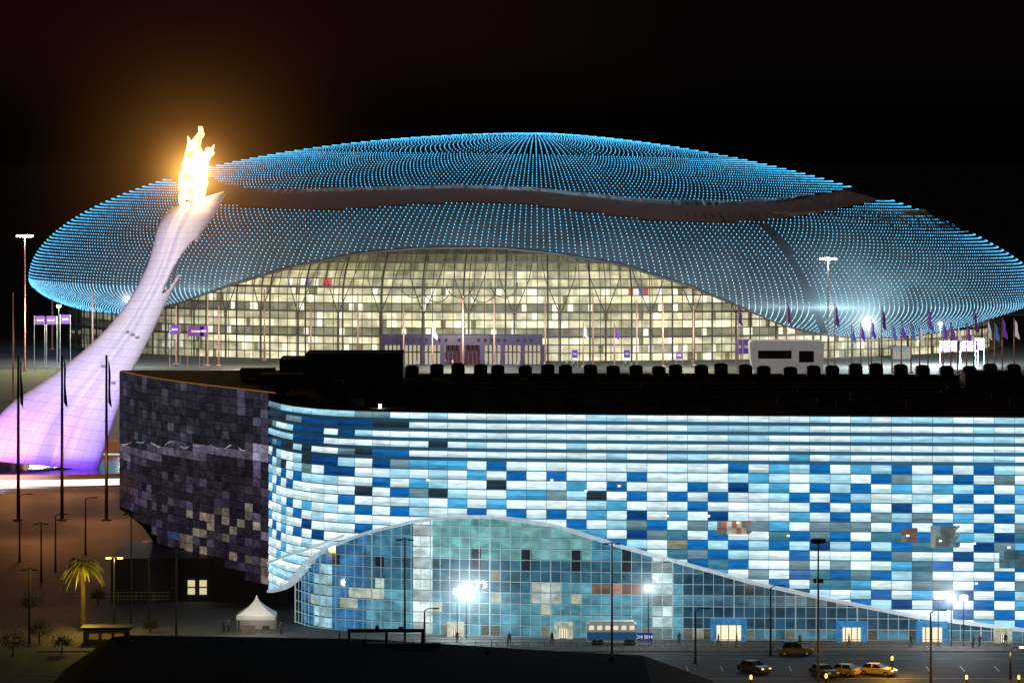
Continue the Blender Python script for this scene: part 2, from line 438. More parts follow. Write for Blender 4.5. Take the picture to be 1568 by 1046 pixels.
for i in range(110):
    ua,ub=186+215*i/110,186+215*(i+1)/110; ya,yb=float(Lp(ua))-.2,float(Lp(ub))-.2
    va,vb=wv((ua-183)/230)+((ua-183)/230)*12,wv((ub-183)/230)+((ub-183)/230)*12
    th=random.uniform(.8,2.6)
    if math.sin(i*.55)+random.uniform(-.5,.5)>-.3: st.poly([P(ua,va+th,ya),P(ub,vb+th,yb),P(ub,vb,yb),P(ua,va,ya)],tuple(random.uniform(.12,.5)*k for k in(.9,.88,1)))
st.obj('wing_reflection_ribbon',[attrmat('painted_reflection',1,.4,0,.3,(2,2,2),.5,1.4)],arena)  # wavy reflection on the panels, painted as broken emissive strips
st=MB()
for i in range(60):
    ua,ub=184+238*i/60,184+238*(i+1)/60; ya,yb=float(Lp(ua))-.15,float(Lp(ub))-.15
    st.poly([(X(ua,ya),ya,29.95),(X(ub,yb),yb,29.95),(X(ub,yb),yb,30.12),(X(ua,ya),ya,30.12)])
st.obj('eave_strip',[emitmat('eave_orange',(1,.4,.1),.22)],arena)
lo=MB()
lo.box((X(310,566),574,3.0),(25,26,6.0))
for (u,v) in [(293,893),(293,905),(311,893),(311,905)]:
    d=560.8; x,y,z=P(u,v,d); lo.box((x,y,z),(1.0,.1,.9),mi=1)
lo.box((X(360,560.8),560.85,Z(932,560.8)),(8,.12,1.0),mi=2)
lo.obj('service_block',[M_dark,emitmat('window_yellow',(1,.85,.45),.7),pbr('sign_panel',(.2,.22,.28),.5,emit=(.05,.06,.09),es=.4)],arena)
rf=MB()
front=[wp(S*i/80,-.2)[:2] for i in range(81)]
backpts=[]
for i,(x,y) in enumerate(front):
    t=i/80; yb=596+6*math.sin(t*3)-4*t
    backpts.append((x*yb/y*1.0,yb))
for i in range(80):
    a,b=front[i],front[i+1]; c,d=backpts[i+1],backpts[i]
    for k in range(8):
        f0,f1=k/8,(k+1)/8
        def L(p,q,f): 
            return (p[0]+(q[0]-p[0])*f,p[1]+(q[1]-p[1])*f,28.7+1.1*math.sin(f*math.pi*.5))
        rf.poly([L(a,d,f0),L(b,c,f0),L(b,c,f1),L(a,d,f1)])
wing=[(float(X(u,Lp(u))),float(Lp(u))+.1,29.8) for u in np.linspace(183,412,30)]
WB=[(float(X(u,608)),608.0,29.8) for u in np.linspace(186,500,30)]
for i in range(29): rf.poly([wing[i],wing[i+1],WB[i+1],WB[i]])
for i in range(200):
    a=S*i/200; b=S*(i+1)/200; x0,y0,_=wp(a,.15); x1,y1,_=wp(b,.15); x2,y2,_=wp(a,-.5); x3,y3,_=wp(b,-.5)
    rf.poly([(x0,y0,ZT+.03),(x1,y1,ZT+.03),(x1,y1,ZT+.3),(x0,y0,ZT+.3)]); rf.poly([(x0,y0,ZT+.3),(x1,y1,ZT+.3),(x3,y3,ZT+.3),(x2,y2,ZT+.3)])
rf.obj('roof',[M_roof],arena)
eq=MB()
eq.box((X(543,575),579,31.8),(14,10,4.6)); eq.box((X(470,590),594,31.2),(8,10,2.6)); eq.box((X(1525,560),566,30.6),(8,7,2.6))
for (u,w,h,d) in [(432,6,2.0,560),(518,1.2,1.9,545),(395,5,1.4,585),(650,7,1.0,560),(1015,6,.8,555)]:
    eq.box((X(u,d),d,30+h/2),(w,3,h))
for i in range(28):
    u=630+i*34+random.uniform(-5,5); d=594+2*math.sin(i); x=X(u,d); hh=random.uniform(.0,.35)
    eq.box((x,d,30.2+hh/2),(2.0,1.8,1.2+hh)); eq.tube([(x,d,30.7+hh),(x,d,30.95+hh),(x,d,31.2+hh)],[.8,1.05,.55],10)
for i in range(60):
    u=random.uniform(480,1560); d=random.uniform(530,585); w=random.uniform(.5,2.2); eq.box((X(u,d),d,29.5),(w,w,random.uniform(.8,1.6)))
for i in range(5):
    d=545+i*10; eq.tube([(X(620,d),d,30.1),(X(1500,d),d,30.1)],.12,6)
eq.obj('roof_vents',[pbr('vent_metal',(.06,.06,.065),.5,.4)],arena)
mb=MB(); mb.box(P(582,622,533),(.35,.3,.5)); mb.obj('roof_lamp',[M_lampw],arena)
bk=MB()
pts=backpts
for i in range(80): bk.poly([(pts[i][0],pts[i][1],0),(pts[i+1][0],pts[i+1][1],0),(pts[i+1][0],pts[i+1][1],29.8),(pts[i][0],pts[i][1],29.8)])
bk.obj('rear_wall',[M_dark],arena)

def flood(u,v,pw,R=11,k=.8,dd=5.5):
    d=float(Df(u))-dd; p=P(u,v,d)
    m=MB(); m.box(p,(.9,.3,.6),mi=0); m.box((p[0],p[1]+.25,p[2]),(1.1,.2,.8),mi=1); m.box((p[0],p[1]+.3,p[2]/2),(.12,.12,p[2]),mi=1)
    o=m.obj('floodlight',[emitmat('flood_lens',(.9,.97,1),30),M_dark])
    plight('flood_bulb',(p[0],p[1]-.6,p[2]),pw,(.85,.95,1),o,.5)
    if R: glow_volume('bloom_glow',p,R,k,(.78,.93,1),.6,o)  # self-emitting sphere imitates lens bloom around the lamp
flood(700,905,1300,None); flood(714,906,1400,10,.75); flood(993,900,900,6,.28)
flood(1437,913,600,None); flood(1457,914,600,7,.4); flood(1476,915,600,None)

# =============== DOME STADIUM =================
dome=empty('domed_ice_stadium',(6.6,1130,8))
cx,cy,A,B=6.6,1130.0,142.6,95.0
def shell(ph,t,sc=1.0):
    c,s=np.cos(ph),np.sin(ph); k=((c+1)/2)**1.5; p=2-.42*k
    zc=27.3-6.0*sm(0,1,(c+1)/2); hz=67.9-zc
    st,ct=np.sin(t),np.cos(t)
    r=np.where(t<=math.pi/2,np.abs(st)**(2/p),1-(1-st)*.5)
    h=np.where(t<=math.pi/2,np.abs(ct)**(2/p)*hz,-np.abs(ct)*14)
    a=A+3*k
    return cx+a*r*c*sc, cy+B*r*s*sc, zc+h*sc
vb=curve([(30,432),(48,436),(60,447),(80,464),(110,477),(150,484),(200,482),(270,465),(350,437),(450,408),(550,388),(640,380),(760,379),(850,388),(950,405),(1050,436),(1130,468),(1200,498),(1260,512),(1330,518),(1400,514),(1480,500),(1568,472),(1620,455)],7)
TMAX=math.pi/2+.75
def tbot(ph):
    if math.sin(ph)>0: return math.pi/2+.35
    ts=np.linspace(.5,TMAX,500); x,y,z=shell(np.full(500,ph),ts); u,v=proj(x,y,z)
    bad=np.where(v>vb(u))[0]
    return float(ts[bad[0]]) if len(bad) else TMAX
bu=curve([(240,270),(290,258),(310,266),(345,284),(420,292),(550,288),(700,284),(820,288),(900,297),(1000,307),(1100,310),(1200,305),(1280,294),(1320,283),(1380,275),(1420,270)],8)
bl=curve([(240,262),(262,277),(300,298),(345,314),(450,323),(550,320),(620,314),(700,311),(800,313),(900,325),(1000,338),(1100,342),(1200,335),(1300,318),(1370,302),(1420,285)],8)
def inband(x,y,z):
    u,v=proj(x,y,z)
    return (y<cy+8)&(v>bu(u))&(v<bl(u))&(u>252)&(u<1400)
streak=lambda v: np.interp(v,[342,370,410,450,490,520],[1165,1195,1221,1240,1255,1266])
NP_,NT=720,230
phs=np.linspace(-math.pi,math.pi,NP_,endpoint=False)
tb=np.array([tbot(p) for p in phs])
PH,T=np.meshgrid(phs,np.linspace(0.002,1,NT),indexing='ij'); TT=T*tb[:,None]
x,y,z=shell(PH,TT); ib=inband(x,y,z)
x2,y2,z2=shell(PH,TT,.978); xx=np.where(ib,x2,x); yy=np.where(ib,y2,y); zz=np.where(ib,z2,z)
V=np.stack([xx,yy,zz],-1).reshape(-1,3)
ii,jj=np.meshgrid(np.arange(NP_),np.arange(NT-1),indexing='ij'); i2=(ii+1)%NP_
Fc=np.stack([ii*NT+jj,ii*NT+jj+1,i2*NT+jj+1,i2*NT+jj],-1).reshape(-1,4)
ibf=(ib[:, :-1]&ib[:,1:]).reshape(-1)
me=bpy.data.meshes.new('dome_shell'); me.from_pydata(V.tolist(),[],Fc.tolist())
M_shell=pbr('dome_cladding',(.13,.175,.205),.42,.35,.3,.08)
M_band=pbr('dome_ribbon_glass',(.11,.075,.07),.4,.2,.3,.12,emit=(.05,.03,.027),es=.42)  # flame-lit brown is put into the band's base colour and emission
me.materials.append(M_shell); me.materials.append(M_band)
me.polygons.foreach_set('material_index',ibf.astype(np.int32)); me.polygons.foreach_set('use_smooth',[True]*len(Fc)); me.update()
so=addobj('dome_shell',me,dome)
lip=MB(); fr=[i for i in range(NP_) if math.sin(phs[i])<0.02]
pl=[V[i*NT+NT-1] for i in fr]
lip.tube([tuple(p) for p in pl],.35,6)
lip.obj('shell_edge',[pbr('edge_metal',(.1,.09,.085),.5,.3)],dome,smooth=True)
pos=[]; col=[]
rings=112
for k in range(2,rings):
    tk=(k/rings)*TMAX
    nn=128 if tk<.22 else (256 if tk<.5 else 512)
    ph=-math.pi+2*math.pi*(np.arange(nn))/nn
    x,y,z=shell(ph,np.full(nn,tk))
    tbb=np.interp(ph,phs,tb)
    u,v=proj(x,y,z)
    ok=(y<cy+12)&(tk<tbb-.012)&(~inband(x,y,z))&((np.abs(u-streak(v))>6)|(v<342))
    e=1e-3
    xa,ya,za=shell(ph+e,np.full(nn,tk)); xb,yb,zb=shell(ph,np.full(nn,tk+e))
    ta=np.stack([xa-x,ya-y,za-z],-1); tc=np.stack([xb-x,yb-y,zb-z],-1)
    nrm=np.cross(tc,ta); nrm/=np.linalg.norm(nrm,axis=1,keepdims=True)+1e-9
    nrm*=np.sign((nrm*np.stack([x-cx,y-cy,(z-15)],-1)).sum(1))[:,None]
    p=np.stack([x,y,z],-1)+nrm*.15
    p=p[ok]; pos.append(p)
    w=sm(300,480,v[ok])
    side=np.clip((np.abs(x[ok]-cx)-70)/70,0,1)
    rim=np.clip(1-np.abs(nrm[ok,1]),0,1)**2
    base=np.outer(1-w,lin((90,188,232)))+np.outer(w,lin((160,208,226)))
    q=np.clip(.55*rim+.35*side,0,.85)
    base=base*(1-q[:,None])+np.outer(q,lin((35,165,235)))
    col.append(base*(.6+.6*rng.rand(len(p),1)))
pos=np.concatenate(pos); col=np.concatenate(col); n=len(pos)
r=.155
oct_=np.array([(r,0,0),(-r,0,0),(0,r,0),(0,-r,0),(0,0,r),(0,0,-r)])
Vv=(pos[:,None,:]+oct_[None]).reshape(-1,3)
of=np.array([(0,2,4),(2,1,4),(1,3,4),(3,0,4),(2,0,5),(1,2,5),(3,1,5),(0,3,5)])
Ff=(np.arange(n)[:,None,None]*6+of[None]).reshape(-1,3)
me=bpy.data.meshes.new('dome_led_lights'); me.from_pydata(Vv.tolist(),[],Ff.tolist())
ca=me.color_attributes.new('col','FLOAT_COLOR','POINT')
ca.data.foreach_set('color',np.repeat(np.concatenate([col,np.ones((n,1))],1),6,axis=0).astype(np.float32).ravel())
m,nt,out=newmat('led_dots'); a=nt.nodes.new('ShaderNodeAttribute'); a.attribute_name='col'; e=nt.nodes.new('ShaderNodeEmission'); e.inputs[1].default_value=2.7
nt.links.new(a.outputs['Color'],e.inputs[0]); nt.links.new(e.outputs[0],out.inputs['Surface']); m.cycles.emission_sampling='NONE'
me.materials.append(m); addobj('dome_led_lights',me,dome)
print('dots',n)
def gw(ph,z,sc=1.0):
    c,s=math.cos(ph),math.sin(ph)
    zc=24.0; hz=44.0
    h=max(0,(z-zc)/hz); r=math.sqrt(max(0,1-h*h))
    rr=.905*r*sc
    return cx+(A*.925*r*sc)*c, cy+B*rr*s, z
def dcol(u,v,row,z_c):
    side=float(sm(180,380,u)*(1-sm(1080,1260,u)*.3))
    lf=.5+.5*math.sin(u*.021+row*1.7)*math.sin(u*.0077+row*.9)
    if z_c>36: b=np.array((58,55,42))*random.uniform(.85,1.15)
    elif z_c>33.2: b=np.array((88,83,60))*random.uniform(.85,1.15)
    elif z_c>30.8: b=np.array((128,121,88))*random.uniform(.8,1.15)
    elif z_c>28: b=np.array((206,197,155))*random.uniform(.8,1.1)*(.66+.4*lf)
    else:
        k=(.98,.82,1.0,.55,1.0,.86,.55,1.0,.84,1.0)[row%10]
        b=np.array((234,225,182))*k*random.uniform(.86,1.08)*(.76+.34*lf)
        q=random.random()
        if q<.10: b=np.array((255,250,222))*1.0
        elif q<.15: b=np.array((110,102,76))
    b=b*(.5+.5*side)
    if 428<v<446 and 424<u<510 and random.random()<.3: b=np.array(random.choice([(170,75,70),(100,100,160),(230,225,215)]))
    if 446<v<460 and 955<u<1015 and random.random()<.4: b=np.array(random.choice([(180,75,65),(100,105,165),(230,225,215)]))
    return lin(np.clip(b,0,255))
gc=MB(); gm=MB(); nph=150; rh=2.15
for i in range(nph):
    p0=-math.pi+math.pi*i/nph; p1=-math.pi+math.pi*(i+1)/nph
    for r in range(18):
        z0=8+r*rh; z1=z0+rh; z_c=(z0+z1)/2
        for h in range(2):
            q0=p0+(p1-p0)*h/2; q1=p0+(p1-p0)*(h+1)/2
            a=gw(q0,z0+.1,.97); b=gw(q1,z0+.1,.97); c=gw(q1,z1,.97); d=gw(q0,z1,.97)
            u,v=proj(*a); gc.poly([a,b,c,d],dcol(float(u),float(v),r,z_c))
        a=gw(p0,z0); b=gw(p1,z0); ang=math.atan2(b[1]-a[1],b[0]-a[0]); L_=math.hypot(b[0]-a[0],b[1]-a[1])
        gm.box(((a[0]+b[0])/2,(a[1]+b[1])/2,z0),(L_,.25,.5 if r%3==0 else .2),ang)
    pts=[gw(p0,8+k*1.6) for k in range(25)]
    gm.tube(pts,.22 if i%4==0 else .1,4,cap=False)
for zf in (14.5,21,27.3):
    for i in range(nph):
        p0=-math.pi+math.pi*i/nph; p1=-math.pi+math.pi*(i+1)/nph
        a=gw(p0,zf,.995); b=gw(p1,zf,.995); c=gw(p1,zf,.96); d=gw(p0,zf,.96)
        gm.poly([a,b,c,d]); gm.poly([(a[0],a[1],zf-.35),(b[0],b[1],zf-.35),b,a])
for i in range(34):
    p0=-math.pi+math.pi*(i+.5)/34
    a=gw(p0,8,.984); b=gw(p0,20,.984); gm.tube([a,b],.26,6)
    for s in(-1,0,1):
        c=gw(p0+s*.03,29.5,.984); e_=gw(p0+s*.045,40,.984); gm.tube([b,c,e_],[.15,.12,.08],5)
gc.obj('concourse_interior',[attrmat('concourse_lit',1.22,.6,0,.2,(.25,.25,.5),.6,1.45)],dome)
gm.obj('curtain_wall_frame',[pbr('curtain_frame',(.07,.065,.045),.5,.3)],dome)
og=MB()
sc_=.1700; rr_=20*sc_
for (u,v) in [(634,436),(704,436),(772,436),(669,443),(739,443)]:
    yv=1040.5 if v<440 else 1040.1
    c=Vector((X(u,yv),yv,Z(v,yv)))
    pts=[tuple(c+Vector((rr_*math.cos(t),0,rr_*math.sin(t)))) for t in np.linspace(math.pi*.95,math.pi*2.05,33)]
    og.tube(pts,.12,6,cap=False)
og.obj('facade_emblem',[pbr('ring_grey',(.06,.055,.035),.8)],dome)
ent=MB(); d=1027
x0,x1=X(585,d),X(831,d)
ent.box(((x0+x1)/2,d+3,Z(521,d)),(x1-x0,6,2.6),mi=0)
for i in range(9):
    xx_=x0+(x1-x0)*i/8; ent.box((xx_,d+2.5,(8+Z(529,d))/2),(1.2,4.8,Z(529,d)-8),mi=0)
for i in range(8):
    xa=x0+(x1-x0)*(i+.5)/8; ent.box((xa,d+5,(8+Z(529,d))/2),((x1-x0)/8-1.3,.2,Z(529,d)-8.05),mi=1 if i not in(3,4) else 2)
    for k in (-1,0,1): ent.box((xa+k*1.1,d+4.8,(8+Z(529,d))/2),(.3,.15,Z(529,d)-8.05),mi=0)
    ent.box((xa,d+4.7,8+(Z(529,d)-8)*.62),((x1-x0)/8-1.3,.15,.3),mi=0)
for i in range(22):
    if random.random()<.75: ent.box((x0+3+(x1-x0-6)*i/21,d-.03,Z(521,d)),(.7,.1,.8),mi=3)
ent.obj('entrance_gate',[M_purple,emitmat('gate_light',(1,.88,.58),.5),emitmat('gate_red',(.25,.08,.08),.35),emitmat('gate_text',(.5,.42,.6),.12)],dome)
# purple event banners standing along the forecourt
bn_=MB()
for (u,v0,v1,w) in [(62,484,497,3),(78,484,497,3),(100,482,496,2.5),(268,497,512,2.5),(300,500,515,4),(312,498,516,2),(1132,520,542,1.6),(1143,520,542,1.6),(1455,522,538,5),(1482,522,538,5),(1500,518,536,2),(520,536,548,1.4),(880,536,548,1.4),(960,536,548,1.4),(1040,538,550,1.4)]:
    d=1016; z0=gz(0,d); zt_=Z(v0,d); zl=Z(v1,d); x=X(u,d)
    bn_.box((x,d,(zt_+zl)/2),(w,.12,zt_-zl),mi=0); bn_.box((x-w/2-.06,d,(z0+zt_)/2),(.1,.1,zt_-z0),mi=1); bn_.box((x+w/2+.06,d,(z0+zt_)/2),(.1,.1,zt_-z0),mi=1)
    bn_.box((x,d-.08,(zt_+zl)/2),(w*.6,.04,(zt_-zl)*.2),mi=2)
bn_.obj('event_banners',[pbr('banner_purple',(.09,.03,.2),.7,emit=(.09,.03,.22),es=.3),M_steel,pbr('banner_print',(.5,.45,.6),.7)])

bo=MB(); d=985; zb_=gz(0,d)
x0,x1=X(1148,d),X(1262,d); w=x1-x0; zt=Z(522,d); zm=Z(545,d)
prof=[(x0+1.2,zb_),(x0+.2,zb_+ (zm-zb_)*.9),(x0,zt-.6),(x0+.5,zt),(x1-.6,zt),(x1,zt-.7),(x1-.3,zb_)]
bo.prism(prof[::-1],d,d+7,mi=0)
bo.box(((x0+x1)/2-3,d-.05,zm+.3),(w*.45,.15,2.0),mi=1); bo.box(((x0+x1)/2+4.8,d-.05,zm-.2),(w*.2,.15,2.8),mi=1)
bo.obj('broadcast_booth',[pbr('white_cladding',(.7,.7,.71),.5,emit=(.4,.4,.4),es=.3),pbr('booth_glass',(.03,.03,.04),.15)])
def kiosk(name,u,v,w,h,c,lit=True):
    d=GD(v,8.0); z=gz(0,d); x=X(u,d); m=MB()
    m.box((x,d+2,z+h*.5),(w,4,h),mi=0); m.box((x,d+1.9,z+h+.15),(w+.8,4.8,.3),mi=2)
    for k in range(4): m.box((x-w*.35+k*w*.23,d-.05,z+h*.45),(w*.17,.12,h*.4),mi=1)
    m.obj(name,[pbr(name+'_wall',c,.6),emitmat(name+'_light',(1,.85,.6),.4 if lit else .1),M_dark])
kiosk('ticket_kiosk',70,497,5,3.4,(.04,.02,.07),False); kiosk('snack_kiosk',243,528,6,3,(.4,.4,.42)); kiosk('ticket_kiosk',1380,550,5,3,(.04,.04,.04)); kiosk('snack_kiosk',130,515,9,2.6,(.3,.3,.3)); kiosk('snack_kiosk',450,538,5,2.4,(.25,.25,.25))

# =============== FLAME TOWER =================
DT=794.0; sT=DT/F
tower=empty('olympic_flame_tower',(X(80,DT),DT,0))
Lc=[(-34,700),(-14,654),(18,617),(62,587),(103,557),(138,528),(167,499),(191,469),(211,437),(226,405),(235,375),(241,350),(250,332),(264,318)]
Rc=[(152,719),(164,681),(177,641),(191,600),(205,565),(221,535),(238,501),(253,468),(270,435),(286,402),(301,372),(315,349),(332,324),(346,295)]
def cat(pts,t):
    n=len(pts)-1; f=t*n; i=min(int(f),n-1); f-=i
    p=[np.array(pts[max(0,min(n,i+k))],float) for k in(-1,0,1,2)]
    return .5*((2*p[1])+(-p[0]+p[2])*f+(2*p[0]-5*p[1]+4*p[2]-p[3])*f*f+(-p[0]+3*p[1]-3*p[2]+p[3])*f**3)
NA,NL=96,260
tw=[]
for j in range(NL+1):
    t=j/NL; l=cat(Lc,t); r=cat(Rc,t); c=(l+r)/2; h=(r-l)/2; hw=np.linalg.norm(h)*sT
    dep=hw*(.42+.35*t)
    for i in range(NA):
        a=2*math.pi*i/NA; k=math.cos(a); s=math.sin(a)
        cr=1-.30*math.exp(-((k-(.25-.5*t))/.16)**2)*(1 if s<0 else 0)
        q=c+h*k; zz_=Z(q[1],DT)
        tw.append((float(X(q[0],DT)),float(DT+dep*s*cr-dep*.35*(k*k)*(1-t)),float(max(zz_,.0))))
tf=[]
def inslot(px,pv):
    ax=np.array([275,408.]); d=np.array([28,-46.]); d/=np.linalg.norm(d); q=np.array([px,pv])-ax
    a=q@d; b=q@np.array([-d[1],d[0]])
    return (a/48)**2+((b-1.0)/7.5)**2<1
uvf=[]
for j in range(NL):
    for i in range(NA):
        i2=(i+1)%NA; f=(j*NA+i,j*NA+i2,(j+1)*NA+i2,(j+1)*NA+i)
        cxx=sum(tw[k][0] for k in f)/4; czz=sum(tw[k][2] for k in f)/4
        pu=CU+cxx/sT; pv=VH+(H-czz)/sT
        if inslot(pu,pv): continue
        tf.append(f); uvf.append([(i/NA,j/NL),((i+1)/NA,j/NL),((i+1)/NA,(j+1)/NL),(i/NA,(j+1)/NL)])
me=bpy.data.meshes.new('tower_body'); me.from_pydata(tw,[],tf); uvl=me.uv_layers.new(name='UVMap')
uvl.data.foreach_set('uv',np.array(uvf).reshape(-1))
m,nt,out=newmat('tower_white_panels'); b=nt.nodes.new('ShaderNodeBsdfPrincipled')
uvn=nt.nodes.new('ShaderNodeUVMap'); br=nt.nodes.new('ShaderNodeTexBrick'); br.offset=0.0
br.inputs['Scale'].default_value=1; br.inputs['Mortar Size'].default_value=.0008; br.inputs['Brick Width'].default_value=1/32; br.inputs['Row Height'].default_value=1/34
br.inputs['Color1'].default_value=(.8,.79,.83,1); br.inputs['Color2'].default_value=(.72,.71,.77,1); br.inputs['Mortar'].default_value=(.5,.48,.56,1)
nt.links.new(uvn.outputs[0],br.inputs['Vector']); nt.links.new(br.outputs['Color'],b.inputs['Base Color']); b.inputs['Roughness'].default_value=.45
nt.links.new(b.outputs[0],out.inputs['Surface']); me.materials.append(m)
me.polygons.foreach_set('use_smooth',[True]*len(tf)); me.update()
to=addobj('tower_body',me,tower)
sd=to.modifiers.new('solid','SOLIDIFY'); sd.thickness=.5; sd.offset=-1
ht_=MB()
for (u,v) in [(196,508),(205,512),(212,516),(160,560),(167,563),(176,585)]:
    best=min(((abs(CU+p[0]/sT-u)+abs(VH+(H-p[2])/sT-v)+(0 if p[1]<DT else 1e3)),p) for p in tw[::3])[1]
    ht_.box((X(u,DT),best[1]-.15,Z(v,DT)),(.8,.2,.55))
ht_.obj('service_hatches',[pbr('hatch_grey',(.2,.2,.24),.5)],tower)
bn=MB(); c=P(303,312,DT); bn.tube([(c[0]-.3,DT,c[2]-4),(c[0],DT,c[2]-1.5),(c[0]+.4,DT,c[2]+.1)],[1.3,2.4,3.4],20)
bn.obj('burner',[M_dark],tower)
fl=MB()
def tongue(lst,yo,w=1.0):
    pts=[];rad=[]
    n=26
    for i in range(n):
        t=i/(n-1); q=cat(lst,t); wob=.9*(math.sin(t*17+yo*3)*t)
        pts.append((float(X(q[0]+wob,DT)),DT+yo+.5*math.sin(t*9+yo),float(Z(q[1],DT)))); rad.append(max(.04,q[2]*sT*w*(1+.10*math.sin(t*23+yo*5))))
    fl.tube(pts,rad,14)
tongue([(289,318,13),(291,300,18),(294,280,20),(297,262,18),(296,245,14),(292,230,8),(289,217,3),(288,209,.5)],0)
tongue([(298,278,11),(306,258,12),(312,244,10),(319,237,6),(324,232,4),(327,222,.5)],-.8)
tongue([(298,255,10),(301,236,9),(300,222,7),(304,211,6),(307,203,4),(304,194,.5)],.7)
tongue([(286,300,11),(283,278,9),(285,262,6),(283,250,3),(285,243,.5)],-.5)
tongue([(300,300,12),(309,282,9),(312,268,5),(315,258,.5)],.9)
tongue([(306,205,2.5),(309,199,2.6),(308,194,.4)],0); tongue([(318,230,4),(323,236,4),(327,233,.4)],.2)
m,nt,out=newmat('flame_fire'); tcn=nt.nodes.new('ShaderNodeTexCoord'); nz=nt.nodes.new('ShaderNodeTexNoise'); nz.inputs['Scale'].default_value=.55; nz.inputs['Detail'].default_value=4
rp=nt.nodes.new('ShaderNodeValToRGB'); rp.color_ramp.elements[0].position=.34; rp.color_ramp.elements[0].color=(1,.45,.08,1); rp.color_ramp.elements[1].position=.50; rp.color_ramp.elements[1].color=(1,.72,.32,1)
em=nt.nodes.new('ShaderNodeEmission'); em.inputs[1].default_value=3.6
nt.links.new(tcn.outputs['Object'],nz.inputs['Vector']); nt.links.new(nz.outputs['Fac'],rp.inputs['Fac']); nt.links.new(rp.outputs[0],em.inputs[0]); nt.links.new(em.outputs[0],out.inputs['Surface']); m.cycles.emission_sampling='NONE'
fo=fl.obj('flame',[m],tower,smooth=True)
plight('flame_light',P(310,288,DT-6),9000,(1,.55,.2),tower,3)
plight('flame_light_rear',P(285,250,DT+18),70000,(1,.5,.18),tower,4)
glow_volume('flame_glow',P(297,262,DT),52,1.2,(1,.38,.07),2.2,tower,2.4,.7)  # emitting spheres imitate air lit by the flame
glow_volume('flame_glow_core',P(296,268,DT),12,2.6,(1,.55,.12),2.0,tower,1.6)
spot('tower_uplight',P(-90,745,DT-75),P(110,560,DT),170000,(.82,.78,1),55,tower)
spot('tower_uplight_right',(X(330,DT),DT-60,32),P(215,440,DT),75000,(.92,.88,1),60,tower)
spot('tower_purple_light',P(120,712,DT-24),P(90,690,DT),20000,(.22,.06,1),110,tower)
spot('tower_purple_light_left',P(-60,700,DT-14),P(20,630,DT),13000,(.7,.1,.95),100,tower)
bs=MB(); bc=(X(85,DT),DT); RB=46
for i in range(120):
    a0,a1=2*math.pi*i/120,2*math.pi*(i+1)/120
    def pt(a,r,z): return (bc[0]+r*math.cos(a),bc[1]+r*math.sin(a),z)
    bs.poly([pt(a0,RB,1.5),pt(a1,RB,1.5),pt(a1,RB+1.0,2.6),pt(a0,RB+1.0,2.6)],mi=0)
    bs.poly([pt(a0,RB+1.0,2.6),pt(a1,RB+1.0,2.6),pt(a1,RB-4,2.2),pt(a0,RB-4,2.2)],mi=0)
    bs.poly([pt(a0,RB-4,2.2),pt(a1,RB-4,2.2),pt(a1,RB-9,.6),pt(a0,RB-9,.6)],mi=0)
    bs.poly([pt(a0,RB+.05,.4),pt(a1,RB+.05,.4),pt(a1,RB+.1,1.7),pt(a0,RB+.1,1.7)],mi=1)
    bs.poly([pt(a0,RB+.1,0),pt(a1,RB+.1,0),pt(a1,RB+.06,.35),pt(a0,RB+.06,.35)],mi=0)
    bs.poly([pt(a0,RB-9,.3),pt(a1,RB-9,.3),(bc[0],bc[1],.3)],mi=2)
bs.obj('fountain_basin',[pbr('basin_orange_lit_tint',(.35,.2,.13),.6,0,.2,.2),emitmat('basin_led',(1,.96,.86),1.3),pbr('basin_water',(.05,.04,.1),.1)])  # orange lighting on the basin wall is put into its base colour
for u,pw in [(20,1300),(100,1300),(160,1000)]:
    plight('plaza_lamp',P(u,718,736),pw,(1,.38,.1),None,1)
for (u,v,pw) in [(60,830,3600),(150,800,3200),(10,770,3200),(225,880,1300),(110,935,300)]:
    d=GD(v); plight('plaza_lamp',(X(u,d),d,9),pw,(1,.36,.1),None,1)
plight('upper_plaza_lamp',(X(60,1000),1000,22),26000,(1,.75,.5),None,2); plight('upper_plaza_lamp',(X(200,990),990,20),18000,(1,.8,.6),None,2)

# =============== POLES =================
def flagpole(u,vt,vb_,z0=None,flag=None,r=.16,d=None,mat=None,fw=1.0):
    z0=8.0 if z0 is None else z0
    d=GD(vb_,z0) if d is None else d; z0=gz(0,d); x=X(u,d); h=float(Z(vt,d))-z0
    m=MB(); m.tube([(0,0,0),(0,0,h*.5),(0,0,h)],[r,r*.85,r*.6],8,mi=0); m.box((0,0,.15),(r*5,r*5,.3),mi=0); m.tube([(0,0,h),(0,0,h+.25)],[.2,.1],6,mi=0)
    if flag is not None:
        L_=h*.27; w=1.5*max(1,h/18)*fw; n=8
        for i in range(n):
            for j in range(8):
                def fp(i,j):
                    t=j/8; return (r+ w*(i/n)*(.35+.5*t+.1*math.sin(j+u)), .25*math.sin(i*1.7+j*.6+u),h-.3-L_*t-.12*i)
                m.poly([fp(i,j),fp(i+1,j),fp(i+1,j+1),fp(i,j+1)],mi=1)
    mats=[mat or M_pole,FL[flag] if flag is not None else M_pole]
    return m.obj('flagpole',mats,None,(x,d,z0),smooth=True)
FL=[pbr('flag_white',(.75,.75,.78),.8,emit=(.5,.5,.5),es=.4),pbr('flag_purple',(.16,.05,.34),.8,emit=(.14,.05,.34),es=.6),pbr('flag_plum',(.1,.04,.18),.8,emit=(.11,.04,.22),es=.4),pbr('flag_blue',(.1,.15,.4),.8,emit=(.1,.15,.4),es=.5),pbr('flag_black',(.02,.015,.03),.8)]  # white and coloured flag cloth emits faintly to look brighter
